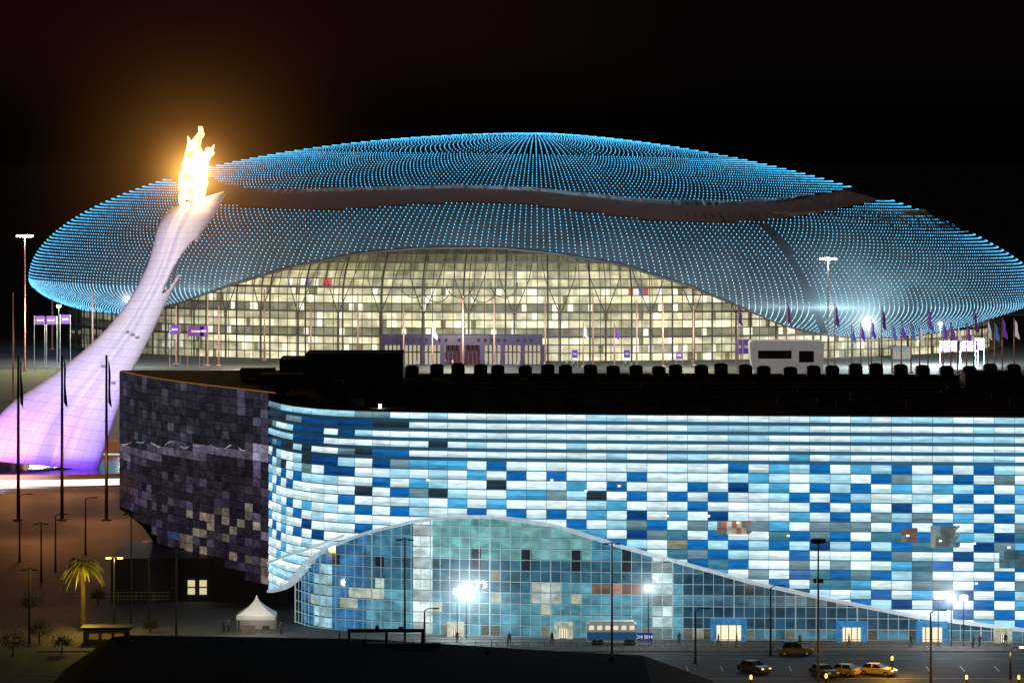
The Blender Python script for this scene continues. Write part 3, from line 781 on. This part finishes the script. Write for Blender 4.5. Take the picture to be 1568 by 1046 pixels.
for u,vt,vv in [(80,450,535),(142,448,555),(270,470,558),(318,455,560),(335,470,560),(405,445,552),(476,465,556),(548,450,556),(618,470,560),(709,455,562),(757,460,562),(835,452,560),(908,450,560),(975,462,562),(1015,455,562),(1062,470,560)]:
    flagpole(u,vt,vv,flag=None,r=.24)
for u,vt,vv,f in [(662,495,562,0),(893,495,562,0),(941,497,562,1),(1130,465,568,2),(1205,462,570,2),(1278,465,572,2),(1350,470,575,2),(1421,472,575,1),(1491,475,575,2),(1512,490,575,0),(1334,490,572,1),(1366,495,570,3),(1395,495,570,3),(1444,492,572,1),(1466,500,570,0),(1535,488,575,1),(1553,488,575,0),(1304,500,570,3),(1318,496,571,1),(1380,492,572,1),(1408,498,571,0),(1456,494,573,1),(1480,496,573,1),(1523,494,574,3)]:
    flagpole(u,vt,vv,flag=f,r=.2,fw=.9)
for u in (28,95,163):
    flagpole(u,546,797,z0=0,flag=4,r=.3,mat=M_dark,fw=.3)
flagpole(20,450,636,z0=0.5,flag=None,r=.25)
def lightmast(u,vt,vb_,z0,lit,d=None,heads=3,r=.22,name='floodlight_mast'):
    d=d or GD(vb_,z0); z0=gz(0,d); h=float(Z(vt,d))-z0; m=MB()
    m.tube([(0,0,0),(0,0,h*.6),(0,0,h)],[r,r*.75,r*.5],10); m.box((0,0,.3),(r*4,r*4,.6))
    m.tube([(-1.7*heads/3,0,h),(1.7*heads/3,0,h)],.09,6)
    for k in range(heads):
        xx_=(k-(heads-1)/2)*1.5
        m.box((xx_,-.2,h+.2),(1.2,.5,.35),mi=1 if lit else 0); m.box((xx_,.1,h+.3),(1.3,.3,.45))
    o=m.obj(name,[M_dark if not lit else M_pole,M_lampw],None,(X(u,d),d,z0))
    if lit: plight('mast_bulb',(X(u,d),d-.8,z0+h),6000,(.95,.95,1),o,.5)
    return o
lightmast(38,363,540,8,True,d=1000,heads=3); lightmast(1268,398,572,8,True,d=985,heads=3)
def lowlight(u,v,d,pw,k=.8,R=10):
    p=P(u,v,d); z0=gz(0,d); m=MB(); m.tube([(0,0,0),(0,0,p[2]-z0)],.12,8); m.box((0,-.2,p[2]-z0+.2),(1.1,.5,.6),mi=1); m.box((0,.1,p[2]-z0+.25),(1.2,.3,.7))
    o=m.obj('floodlight_mast',[M_dark,M_lampw],None,(p[0],d,z0)); plight('mast_bulb',(p[0],d-1,p[2]),pw,(.8,.95,1),o,.5)
    if k: glow_volume('bloom_glow',(p[0],d-.3,p[2]),R,k,(.85,.95,1),.6,o)
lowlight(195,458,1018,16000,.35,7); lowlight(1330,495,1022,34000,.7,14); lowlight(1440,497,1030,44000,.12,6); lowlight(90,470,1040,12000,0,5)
spot('shell_wash_right',(X(1480,1000),1000,12),P(1440,430,1080),340000,(.75,.95,1),80,dome,2)
spot('shell_wash_left',(X(170,990),990,12),P(150,400,1080),90000,(.45,.72,1),80,dome,2)
plight('forecourt_fill',(X(700,1015),1012,20),24000,(1,.93,.75),None,2); plight('forecourt_fill',(X(1050,1015),1012,20),20000,(1,.93,.75),None,2); plight('forecourt_fill',(X(380,1015),1010,20),20000,(1,.9,.7),None,2)  # added fill lights brighten dome and forecourt; no fixtures here
spot('shell_wash_front',(X(800,960),960,36),P(800,340,1050),200000,(.68,.85,1),110,dome,3)
def streetlamp(u,vt,vb_,kind=0,lit=False):
    d=GD(vb_,0); h=float(Z(vt,d)); m=MB()
    m.tube([(0,0,0),(0,0,1),(0,0,h)],[.2,.15,.09],8)
    if kind==0:
        m.tube([(-.7,0,h-.25),(0,0,h),(.7,0,h-.25)],.06,6)
        for s in(-1,1): m.box((s*.75,0,h-.2),(.7,.3,.18),mi=1)
    elif kind==1:
        for k in range(6):
            a=k*math.pi/3; m.box((.6*math.cos(a),.6*math.sin(a),h),(.55,.4,.5),a,mi=1)
        m.tube([(0,0,h-.3),(0,0,h-.1)],.65,10)
        for zc_ in (h*.72,): 
            for k in range(4): m.box((.4*math.cos(k*1.57),.4*math.sin(k*1.57),zc_),(.4,.3,.5),k*1.57,mi=1)
    else:
        m.tube([(0,0,h),(.5,0,h+.3),(1.3,0,h+.35)],.06,6); m.box((1.5,0,h+.33),(.8,.3,.16),mi=1)
    o=m.obj('street_lamp',[M_dark,M_lampo if lit else M_dark],None,(X(u,d),d,0))
    if lit: plight('lamp_bulb',(X(u,d),d-.3,h-.5),lit,(1,.6,.2),o,.3)
    return o
streetlamp(620,824,1000,0); streetlamp(937,830,1004,0); streetlamp(1253,828,1046,1); streetlamp(270,838,974,0); streetlamp(201,785,955,0); streetlamp(131,765,850,2)
streetlamp(175,852,967,0,300); streetlamp(1065,935,1016,2); streetlamp(1425,938,1046,2); streetlamp(1547,995,1040,2,150); streetlamp(650,935,985,2); streetlamp(1180,900,1003,2)
streetlamp(63,800,890,0); streetlamp(30,760,860,2); streetlamp(228,855,955,2); streetlamp(45,870,985,0); streetlamp(85,790,875,2)
def bollard(u,v,pw):
    d=GD(v); m=MB(); m.tube([(0,0,0),(0,0,1.8),(0,0,2.0)],[.1,.1,.16],8); m.tube([(0,0,2.0),(0,0,2.35)],.15,8,mi=1); m.tube([(0,0,2.35),(0,0,2.5)],[.25,.08],8)
    o=m.obj('bollard_lamp',[M_dark,emitmat('bollard_glow',(1,.55,.1),2.5)],None,(X(u,d),d,0)); plight('lamp_bulb',(X(u,d),d,3.0),pw,(1,.48,.06),o,.3)
for u,v,pw in [(1150,1066,1300),(1265,1064,1500),(1366,1036,1300),(1480,1066,1500),(1560,1066,1000)]: bollard(u,v,pw)
plight('parking_light',(X(1200,495),490,11),380,(1,.8,.55),road,.5); plight('parking_light',(X(1420,495),490,11),380,(1,.8,.55),road,.5)

# =============== VEHICLES =================
def car(u,v,col,rz=0.0,name='parked_car',lights=None,van=False):
    d=GD(v); m=MB(); hh=1.45 if not van else 1.75
    low=[(-2.2,.35),(-2.25,.75),(-2.1,.95),(-1.2,1.0),(.95,1.0),(1.9,.9),(2.2,.7),(2.2,.35)]
    m.prism(low,-.86,.86,mi=0)
    roof=[(-1.75,1.0),(-1.35,hh),(.15,hh),(.95,1.0)]
    def ring(yy,ins): return [(x*(1 if z==1.0 else .97),yy*(1 if z==1.0 else .8),z) for x,z in roof]
    a=ring(-.82,0); b=ring(.82,0)
    m.poly([a[3],a[2],a[1],a[0]][::-1],mi=1); m.poly([b[3],b[2],b[1],b[0]],mi=1)
    m.poly([a[0],a[1],b[1],b[0]],mi=1); m.poly([a[2],a[3],b[3],b[2]],mi=1); m.poly([a[1],a[2],b[2],b[1]],mi=0)
    for s in(-1,1):
        m.box((-.45,s*.78,(1+hh)/2),(.08,.16,hh-1),mi=0)
        for wx in(-1.4,1.4):
            m.tube([(wx,s*.66,.33),(wx,s*.9,.33)],.33,16,mi=2); m.tube([(wx,s*.9,.33),(wx,s*.92,.33)],.18,10,mi=3)
        m.box((2.18,s*.6,.72),(.08,.34,.16),mi=4); m.box((-2.23,s*.6,.8),(.06,.3,.16),mi=5)
        m.box((.75,s*.95,1.02),(.2,.16,.12),mi=0)
    m.box((0,0,.28),(4.2,1.6,.16),mi=2)
    mats=[pbr(name+'_paint',col,.28,.2,.05),pbr('car_glass',(.02,.025,.03),.08),pbr('tyre',(.02,.02,.02),.9),pbr('hubcap',(.5,.5,.5),.3,.8),emitmat('headlamp',(1,.9,.6),lights or .3),pbr('tail_lamp',(.4,.02,.02),.3)]
    o=m.obj(name,mats,None,(X(u,d),d,.01)); o.rotation_euler=(0,0,rz)
    bv=o.modifiers.new('bv','BEVEL'); bv.width=.04; bv.segments=2; bv.limit_method='ANGLE'; return o
car(1217,1003,(.12,.11,.1),math.pi*.02,van=True); car(1155,1030,(.1,.09,.06),-.9,lights=1.5); car(1288,1034,(.6,.42,.08),2.6,lights=2); car(1344,1034,(.8,.66,.25),-.5,lights=3); car(1262,1036,(.1,.08,.06),-1.1)
m=MB(); d=511.5; x0,x1=X(898,d),X(975,d); w=x1-x0
m.box((x0+w/2,d,1.7),(w,2.4,2.2),mi=0); m.box((x0+w/2,d-1.22,1.25),(w*.98,.06,1.1),mi=1); m.box((x0+w/2,d,2.95),(w*.9,2.0,.3),mi=0)
for k in range(6): m.box((x0+w*(.1+.16*k),d-1.22,2.35),(.6,.08,.5),mi=2)
for k in(.15,.27,.8,.9): m.tube([(x0+w*k,d-1.25,.45),(x0+w*k,d-.9,.45)],.42,14,mi=3)
m.obj('broadcast_trailer',[pbr('trailer_white',(.6,.6,.58),.5,emit=(.3,.33,.33),es=.4),pbr('trailer_blue',(.03,.12,.35),.5,emit=(.02,.12,.3),es=.4),emitmat('trailer_window',(1,.95,.75),.8),pbr('tyre_b',(.02,.02,.02),.9)])
m=MB(); d=510.5; m.box((X(982,d),d,1.15),(2.9,.08,1.1)) 
for s in(-1,1): m.box((X(982,d)+s*1.3,d+.06,.6),(.08,.08,1.2),mi=1)
ban=m.obj('banner_sign',[pbr('banner_blue',(.03,.1,.35),.6,emit=(.02,.1,.4),es=.3),M_dark])
tx=bpy.data.curves.new('lettering','FONT'); tx.body='SOCHI 2014'; tx.size=.55; tx.align_x='CENTER'; tx.align_y='CENTER'; tx.extrude=.01; tx.materials.append(emitmat('letter_white',(.9,.95,1),.9))
t=addobj('lettering',tx,ban,(X(982,d),d-.06,1.15)); t.rotation_euler=(math.pi/2,0,0)
m=MB(); ht=2.3; hwid=2.5
for sx in(-1,1):
    for sy in(-1,1): m.tube([(sx*(hwid-.1),sy*(hwid-.1),0),(sx*(hwid-.1),sy*(hwid-.1),ht)],.07,8,mi=1)
prev=None
for i in range(13):
    t_=i/12; q=hwid*(1-t_)**1.7+.05; z_=ht+.1+2.5*t_
    cur=[(-q,-q,z_),(q,-q,z_),(q,q,z_),(-q,q,z_)]
    if prev:
        for k in range(4): m.poly([prev[k],prev[(k+1)%4],cur[(k+1)%4],cur[k]])
    prev=cur
for k,(dx,dy,w1,w2) in enumerate([(0,-hwid,2*hwid,.03),(0,hwid,2*hwid,.03),(-hwid,0,.03,2*hwid),(hwid,0,.03,2*hwid)]): m.box((dx,dy,ht-.12),(w1,w2,.5))
m.box((0,hwid-.15,ht/2-.1),(2*hwid-.3,.04,ht-.3)); m.box((-1.0,-1.5,.55),(1.8,.6,1.1),mi=2); m.box((1.3,-1.0,.5),(.9,.6,1.0),mi=2)
d=GD(968); m.obj('pagoda_tent',[pbr('tent_pvc',(.82,.82,.8),.6,0,.08),M_steel,pbr('counter',(.3,.25,.2),.6)],None,(X(393,d),d,.0))
plight('tent_lamp',(X(393,d),d-5,5),520,(1,.93,.8),None,.3); plight('tent_lamp',(X(393,d),d,2.0),30,(1,.93,.8),None,.2)
def fence(name,u0,u1,d,h=1.1,step=2.0,z0=0):
    m=MB(); x0,x1=X(u0,d),X(u1,d); n=int((x1-x0)/step)
    for i in range(n+1): m.box((x0+i*step,d,z0+h/2),(.07,.07,h))
    for zz_ in (.25,.6,.97): m.box(((x0+x1)/2,d,z0+h*zz_),(x1-x0,.04,.05))
    k=int((x1-x0)/.5)
    for i in range(k): m.box((x0+i*.5+.25,d,z0+h*.6),(.02,.02,h*.72))
    m.obj(name,[pbr(name+'_steel',(.45,.47,.48),.4,.5)])
fence('crowd_barrier',440,1700,508.5); fence('crowd_barrier',640,1700,505.4)
fence('plaza_railing',-10,180,735,1.1,2.5); fence('plaza_railing',-10,260,560,1.4,2.5)
# =============== PALMS =================
def palm(u,v,h,lit=True,R=3.2):
    d=GD(v); m=MB(); rr=random.Random(int(u))
    m.tube([(0,0,0),(.1,0,h*.5),(.0,0,h)],[.42,.3,.34],10,mi=0)
    for k in range(int(h/.35)): m.tube([(.08*math.sin(k/h),0,k*.35),(.08*math.sin(k/h),0,k*.35+.12)],[.42-.006*k,.36-.005*k],8,mi=0)
    for k in range(44):
        a=rr.uniform(0,2*math.pi); el=rr.uniform(-.35,1.25); L_=R*rr.uniform(.75,1.1); pts=[]
        for i in range(9):
            t_=i/8; rad=L_*t_*math.cos(el*.8)*(1-.12*t_); zz_=h+L_*(math.sin(el)*t_-.75*t_*t_*(1.1 if el>0 else .8))
            pts.append(Vector((rad*math.cos(a),rad*math.sin(a),zz_)))
        side=Vector((-math.sin(a),math.cos(a),0))
        m.tube(pts,[.05]*8+[.015],3,mi=1)
        for i in range(1,9):
            for f in (0,.5):
                p=pts[i-1].lerp(pts[i],f); ll=.75*math.sin(math.pi*min(1,(i-1+f)/8+.12))+.1
                dr=(pts[i]-pts[i-1]).normalized()
                for s in(-1,1):
                    tip=p+side*s*ll*.75+dr*ll*.5+Vector((0,0,-.35*ll)); m.poly([p,p+dr*.14,tip],mi=1 if rr.random()<.6 else 2)
    o=m.obj('palm_tree',[pbr('palm_trunk',(.12,.08,.05),.9,0,.4,3),pbr('palm_leaf',(.12,.12,.03),.6),pbr('palm_leaf_dark',(.05,.07,.02),.6)],None,(X(u,d),d,0))
    if lit: plight('palm_crown_fill',(X(u,d)+1.0,d-4.2,h-1.2),1700,(1,.66,.06),o,.2)  # light added at crown height to brighten the fronds
palm(126,968,8.8,R=3.6)
def shrub(u,v,r,name='shrub'):
    d=GD(v); m=MB(); m.tube([(0,0,0),(0,0,r)],[.12,.06],6,mi=0)
    for k in range(900):
        a=random.uniform(0,6.28); b=math.acos(random.uniform(-.3,1)); q=r*random.uniform(.5,1)*(1+.25*math.sin(3*a)+.15*math.sin(7*b))
        c=Vector((q*math.sin(b)*math.cos(a),q*math.sin(b)*math.sin(a),r*.9+q*math.cos(b))); e=Vector((random.uniform(-1,1),random.uniform(-1,1),random.uniform(-1,1)))*.16; f=Vector((random.uniform(-1,1),random.uniform(-1,1),random.uniform(-1,1)))*.16
        m.poly([c,c+e,c+f],mi=1+(k%2))
    m.obj(name,[M_dark,pbr('leaf_a',(.03,.045,.018),.8),pbr('leaf_b',(.06,.075,.03),.8)],None,(X(u,d),d,0))
for u,v,r in [(60,985,1.6),(95,1000,1.3),(20,1005,1.9),(230,970,1.0),(150,925,1.1),(45,940,1.4)]: shrub(u,v,r)
def hut(name,u,v,w,h,c,em,es=.5):
    d=GD(v); m=MB(); m.box((0,0,h/2),(w,3,h)); m.prism([(-w/2-.3,h),(w/2+.3,h),(w/2+.3,h+.25),(-w/2-.3,h+.25)],-1.8,1.8,mi=1)
    for k in range(3): m.box((w*(-.27+.27*k),-1.54,h*.55),(w*.2,.06,h*.36),mi=2)
    m.box((w*.42,-1.58,h*.4),(.5,.06,h*.78),mi=1)
    m.obj(name,[pbr(name+'_wall',c,.7),M_dark,emitmat(name+'_win',em,es)],None,(X(u,d),d,0))
hut('security_hut',165,985,6,2.0,(.45,.3,.06),(1,.5,.1),.12)

# =============== FOREGROUND WAREHOUSE =================
m=MB(); d=438; s4=d/F
def q(u,v): return (X(u,d),Z(v,d))
prof=[q(100,1085),q(100,1024),q(172,975),q(200,972),q(560,978),q(860,997),q(985,1003),q(1092,1042),q(1092,1085)]
bot=[(prof[0][0],0),(prof[-1][0],0)]
poly2=[bot[0]]+prof[1:-1]+[bot[1]]
m.prism(poly2[::-1],d-38,d)
for i in range(14):
    xx_=X(190+i*62,d); zt_=np.interp(xx_,[p[0] for p in poly2],[p[1] for p in poly2])
    if i%3==0: m.box((xx_,d-6,zt_+.1),(.5,.5,.7))
wh=m.obj('warehouse',[pbr('warehouse_roof',(.008,.008,.009),.9)],None)
m=MB()
for (a,b,v0,v1) in [(533,650,963,967),(533,537,967,984),(590,594,967,984),(645,650,967,990),(560,675,984,990),(610,618,960,964),(575,580,958,964)]:
    m.box((X((a+b)/2,d-4),d-4,Z((v0+v1)/2,d-4)),((b-a)*s4,1.2,(v1-v0)*s4))
m.obj('roof_gantry',[M_dark],wh)

# =============== PEOPLE =================
def person_mesh(name,walk=.15,coat=(.05,.05,.08)):
    J=[(0,0,.95),(0,0,1.15),(0,0,1.4),(0,0,1.5),(0,-.01,1.62),(0,0,1.74),
       (.18,0,1.4),(.24,.03,1.13),(.23,-.08,.9),(-.18,0,1.4),(-.24,-.03,1.13),(-.23,.05,.88),
       (.1,0,.9),(.11,-walk,.5),(.11,walk*.3,.08),(.11,-.14+walk*.3,.04),(-.1,0,.9),(-.11,walk*.5,.5),(-.11,walk*1.6,.1),(-.11,-.12+walk*1.6,.04)]
    E=[(0,1),(1,2),(2,3),(3,4),(4,5),(2,6),(6,7),(7,8),(2,9),(9,10),(10,11),(0,12),(12,13),(13,14),(14,15),(0,16),(16,17),(17,18),(18,19)]
    R=[.15,.14,.15,.06,.1,.08,.07,.055,.04,.07,.055,.04,.1,.075,.05,.045,.1,.075,.05,.045]
    me=bpy.data.meshes.new(name); me.from_pydata(J,E,[]); o=bpy.data.objects.new(name+'_tmp',me); bpy.context.scene.collection.objects.link(o)
    sk=o.modifiers.new('s','SKIN')
    for i,r_ in enumerate(R): me.skin_vertices[0].data[i].radius=(r_,r_*.85)
    me.skin_vertices[0].data[0].use_root=True
    ss=o.modifiers.new('ss','SUBSURF'); ss.levels=1; ss.render_levels=1
    bpy.context.view_layer.update(); dg_=bpy.context.evaluated_depsgraph_get()
    me2=bpy.data.meshes.new_from_object(o.evaluated_get(dg_)); me2.name=name
    bpy.data.objects.remove(o)
    me2.materials.clear()
    for mm in (pbr('coat',coat,.8),pbr('trousers',(.03,.03,.04),.8),pbr('skin',(.5,.33,.25),.6),pbr('hair',(.04,.03,.02),.8)): me2.materials.append(mm)
    for p in me2.polygons:
        c=p.center; p.material_index=3 if (c.z>1.68 or (c.z>1.56 and c.y>.03)) else (2 if c.z>1.5 else (0 if c.z>.85 else 1)); p.use_smooth=True
    return me2
try:
    pms=[person_mesh('person_a',.15,(.06,.06,.1)),person_mesh('person_b',.02,(.3,.3,.33)),person_mesh('person_c',.22,(.3,.05,.05))]
    for k,(u,v) in enumerate([(343,969),(350,967),(430,972),(520,985),(700,986),(780,988),(845,987),(1040,988),(1100,990),(1128,989),(1225,990),(1300,990),(1395,991),(1490,992),(1500,991),(1540,990),(560,990)]):
        d=GD(v,.13); addobj('person',pms[k%3],None,(X(u,d),d,.13),random.uniform(0,6.28))
    for k in range(26):
        u=random.uniform(230,1150); d=random.uniform(1008,1024); addobj('person',pms[k%3],None,(X(u,d),d,gz(0,d)),random.uniform(0,6.28))
except Exception as ex: print('people fail',ex)

# =============== SKY / WORLD / LIGHT =================
w=bpy.data.worlds.new('World'); bpy.context.scene.world=w; w.use_nodes=True; nt=w.node_tree; nt.nodes.clear()
out=nt.nodes.new('ShaderNodeOutputWorld'); sky=nt.nodes.new('ShaderNodeTexSky'); sky.sky_type='NISHITA'; sky.sun_disc=False
sky.sun_elevation=math.radians(-4); sky.sun_rotation=math.radians(200)
bg=nt.nodes.new('ShaderNodeBackground'); bg.inputs[1].default_value=.0008; nt.links.new(sky.outputs[0],bg.inputs[0])
tc=nt.nodes.new('ShaderNodeTexCoord'); dt=nt.nodes.new('ShaderNodeVectorMath'); dt.operation='DOT_PRODUCT'
dv=Vector((-.11,.99,.05)).normalized(); dt.inputs[1].default_value=dv; nt.links.new(tc.outputs['Generated'],dt.inputs[0])
mr=nt.nodes.new('ShaderNodeMapRange'); mr.inputs['From Min'].default_value=.985; mr.inputs['From Max'].default_value=1; mr.interpolation_type='SMOOTHSTEP'
nt.links.new(dt.outputs['Value'],mr.inputs['Value'])
sx=nt.nodes.new('ShaderNodeSeparateXYZ'); nt.links.new(tc.outputs['Generated'],sx.inputs[0])
me_=nt.nodes.new('ShaderNodeMapRange'); me_.inputs['From Min'].default_value=0.0; me_.inputs['From Max'].default_value=.03; me_.interpolation_type='SMOOTHSTEP'; nt.links.new(sx.outputs['Z'],me_.inputs['Value'])
mm=nt.nodes.new('ShaderNodeMath'); mm.operation='MULTIPLY'; nt.links.new(mr.outputs[0],mm.inputs[0]); nt.links.new(me_.outputs[0],mm.inputs[1])
bg2=nt.nodes.new('ShaderNodeBackground'); bg2.inputs[0].default_value=(1,.16,.03,1)
mu=nt.nodes.new('ShaderNodeMath'); mu.operation='MULTIPLY'; mu.inputs[1].default_value=.006; nt.links.new(mm.outputs[0],mu.inputs[0]); nt.links.new(mu.outputs[0],bg2.inputs[1])
bg3=nt.nodes.new('ShaderNodeBackground'); bg3.inputs[0].default_value=(1,.6,.7,1)
mu3=nt.nodes.new('ShaderNodeMath'); mu3.operation='MULTIPLY'; mu3.inputs[1].default_value=.0018; nt.links.new(me_.outputs[0],mu3.inputs[0]); nt.links.new(mu3.outputs[0],bg3.inputs[1])
a1=nt.nodes.new('ShaderNodeAddShader'); a2=nt.nodes.new('ShaderNodeAddShader')
nt.links.new(bg.outputs[0],a1.inputs[0]); nt.links.new(bg2.outputs[0],a1.inputs[1]); nt.links.new(a1.outputs[0],a2.inputs[0]); nt.links.new(bg3.outputs[0],a2.inputs[1]); nt.links.new(a2.outputs[0],out.inputs[0])
sl_=bpy.data.lights.new('ambient_fill_sun','SUN'); sl_.energy=.03; sl_.angle=math.radians(.5); sl_.color=(.8,.85,1)  # faint sun lamp added as ambient fill
so_=addobj('ambient_fill_sun',sl_,None,(0,0,200)); so_.rotation_euler=(math.radians(50),0,math.radians(-20))
cam=bpy.data.cameras.new('camera'); co=addobj('camera',cam,None,(0,0,H)); co.rotation_euler=(math.pi/2,0,0)
cam.sensor_width=36; cam.lens=36*F/1568; cam.shift_y=-(523-VH)/1568; cam.clip_start=1; cam.clip_end=30000
bpy.context.scene.camera=co
vs=bpy.context.scene.view_settings; vs.view_transform='Standard'; vs.look='None'; vs.exposure=0
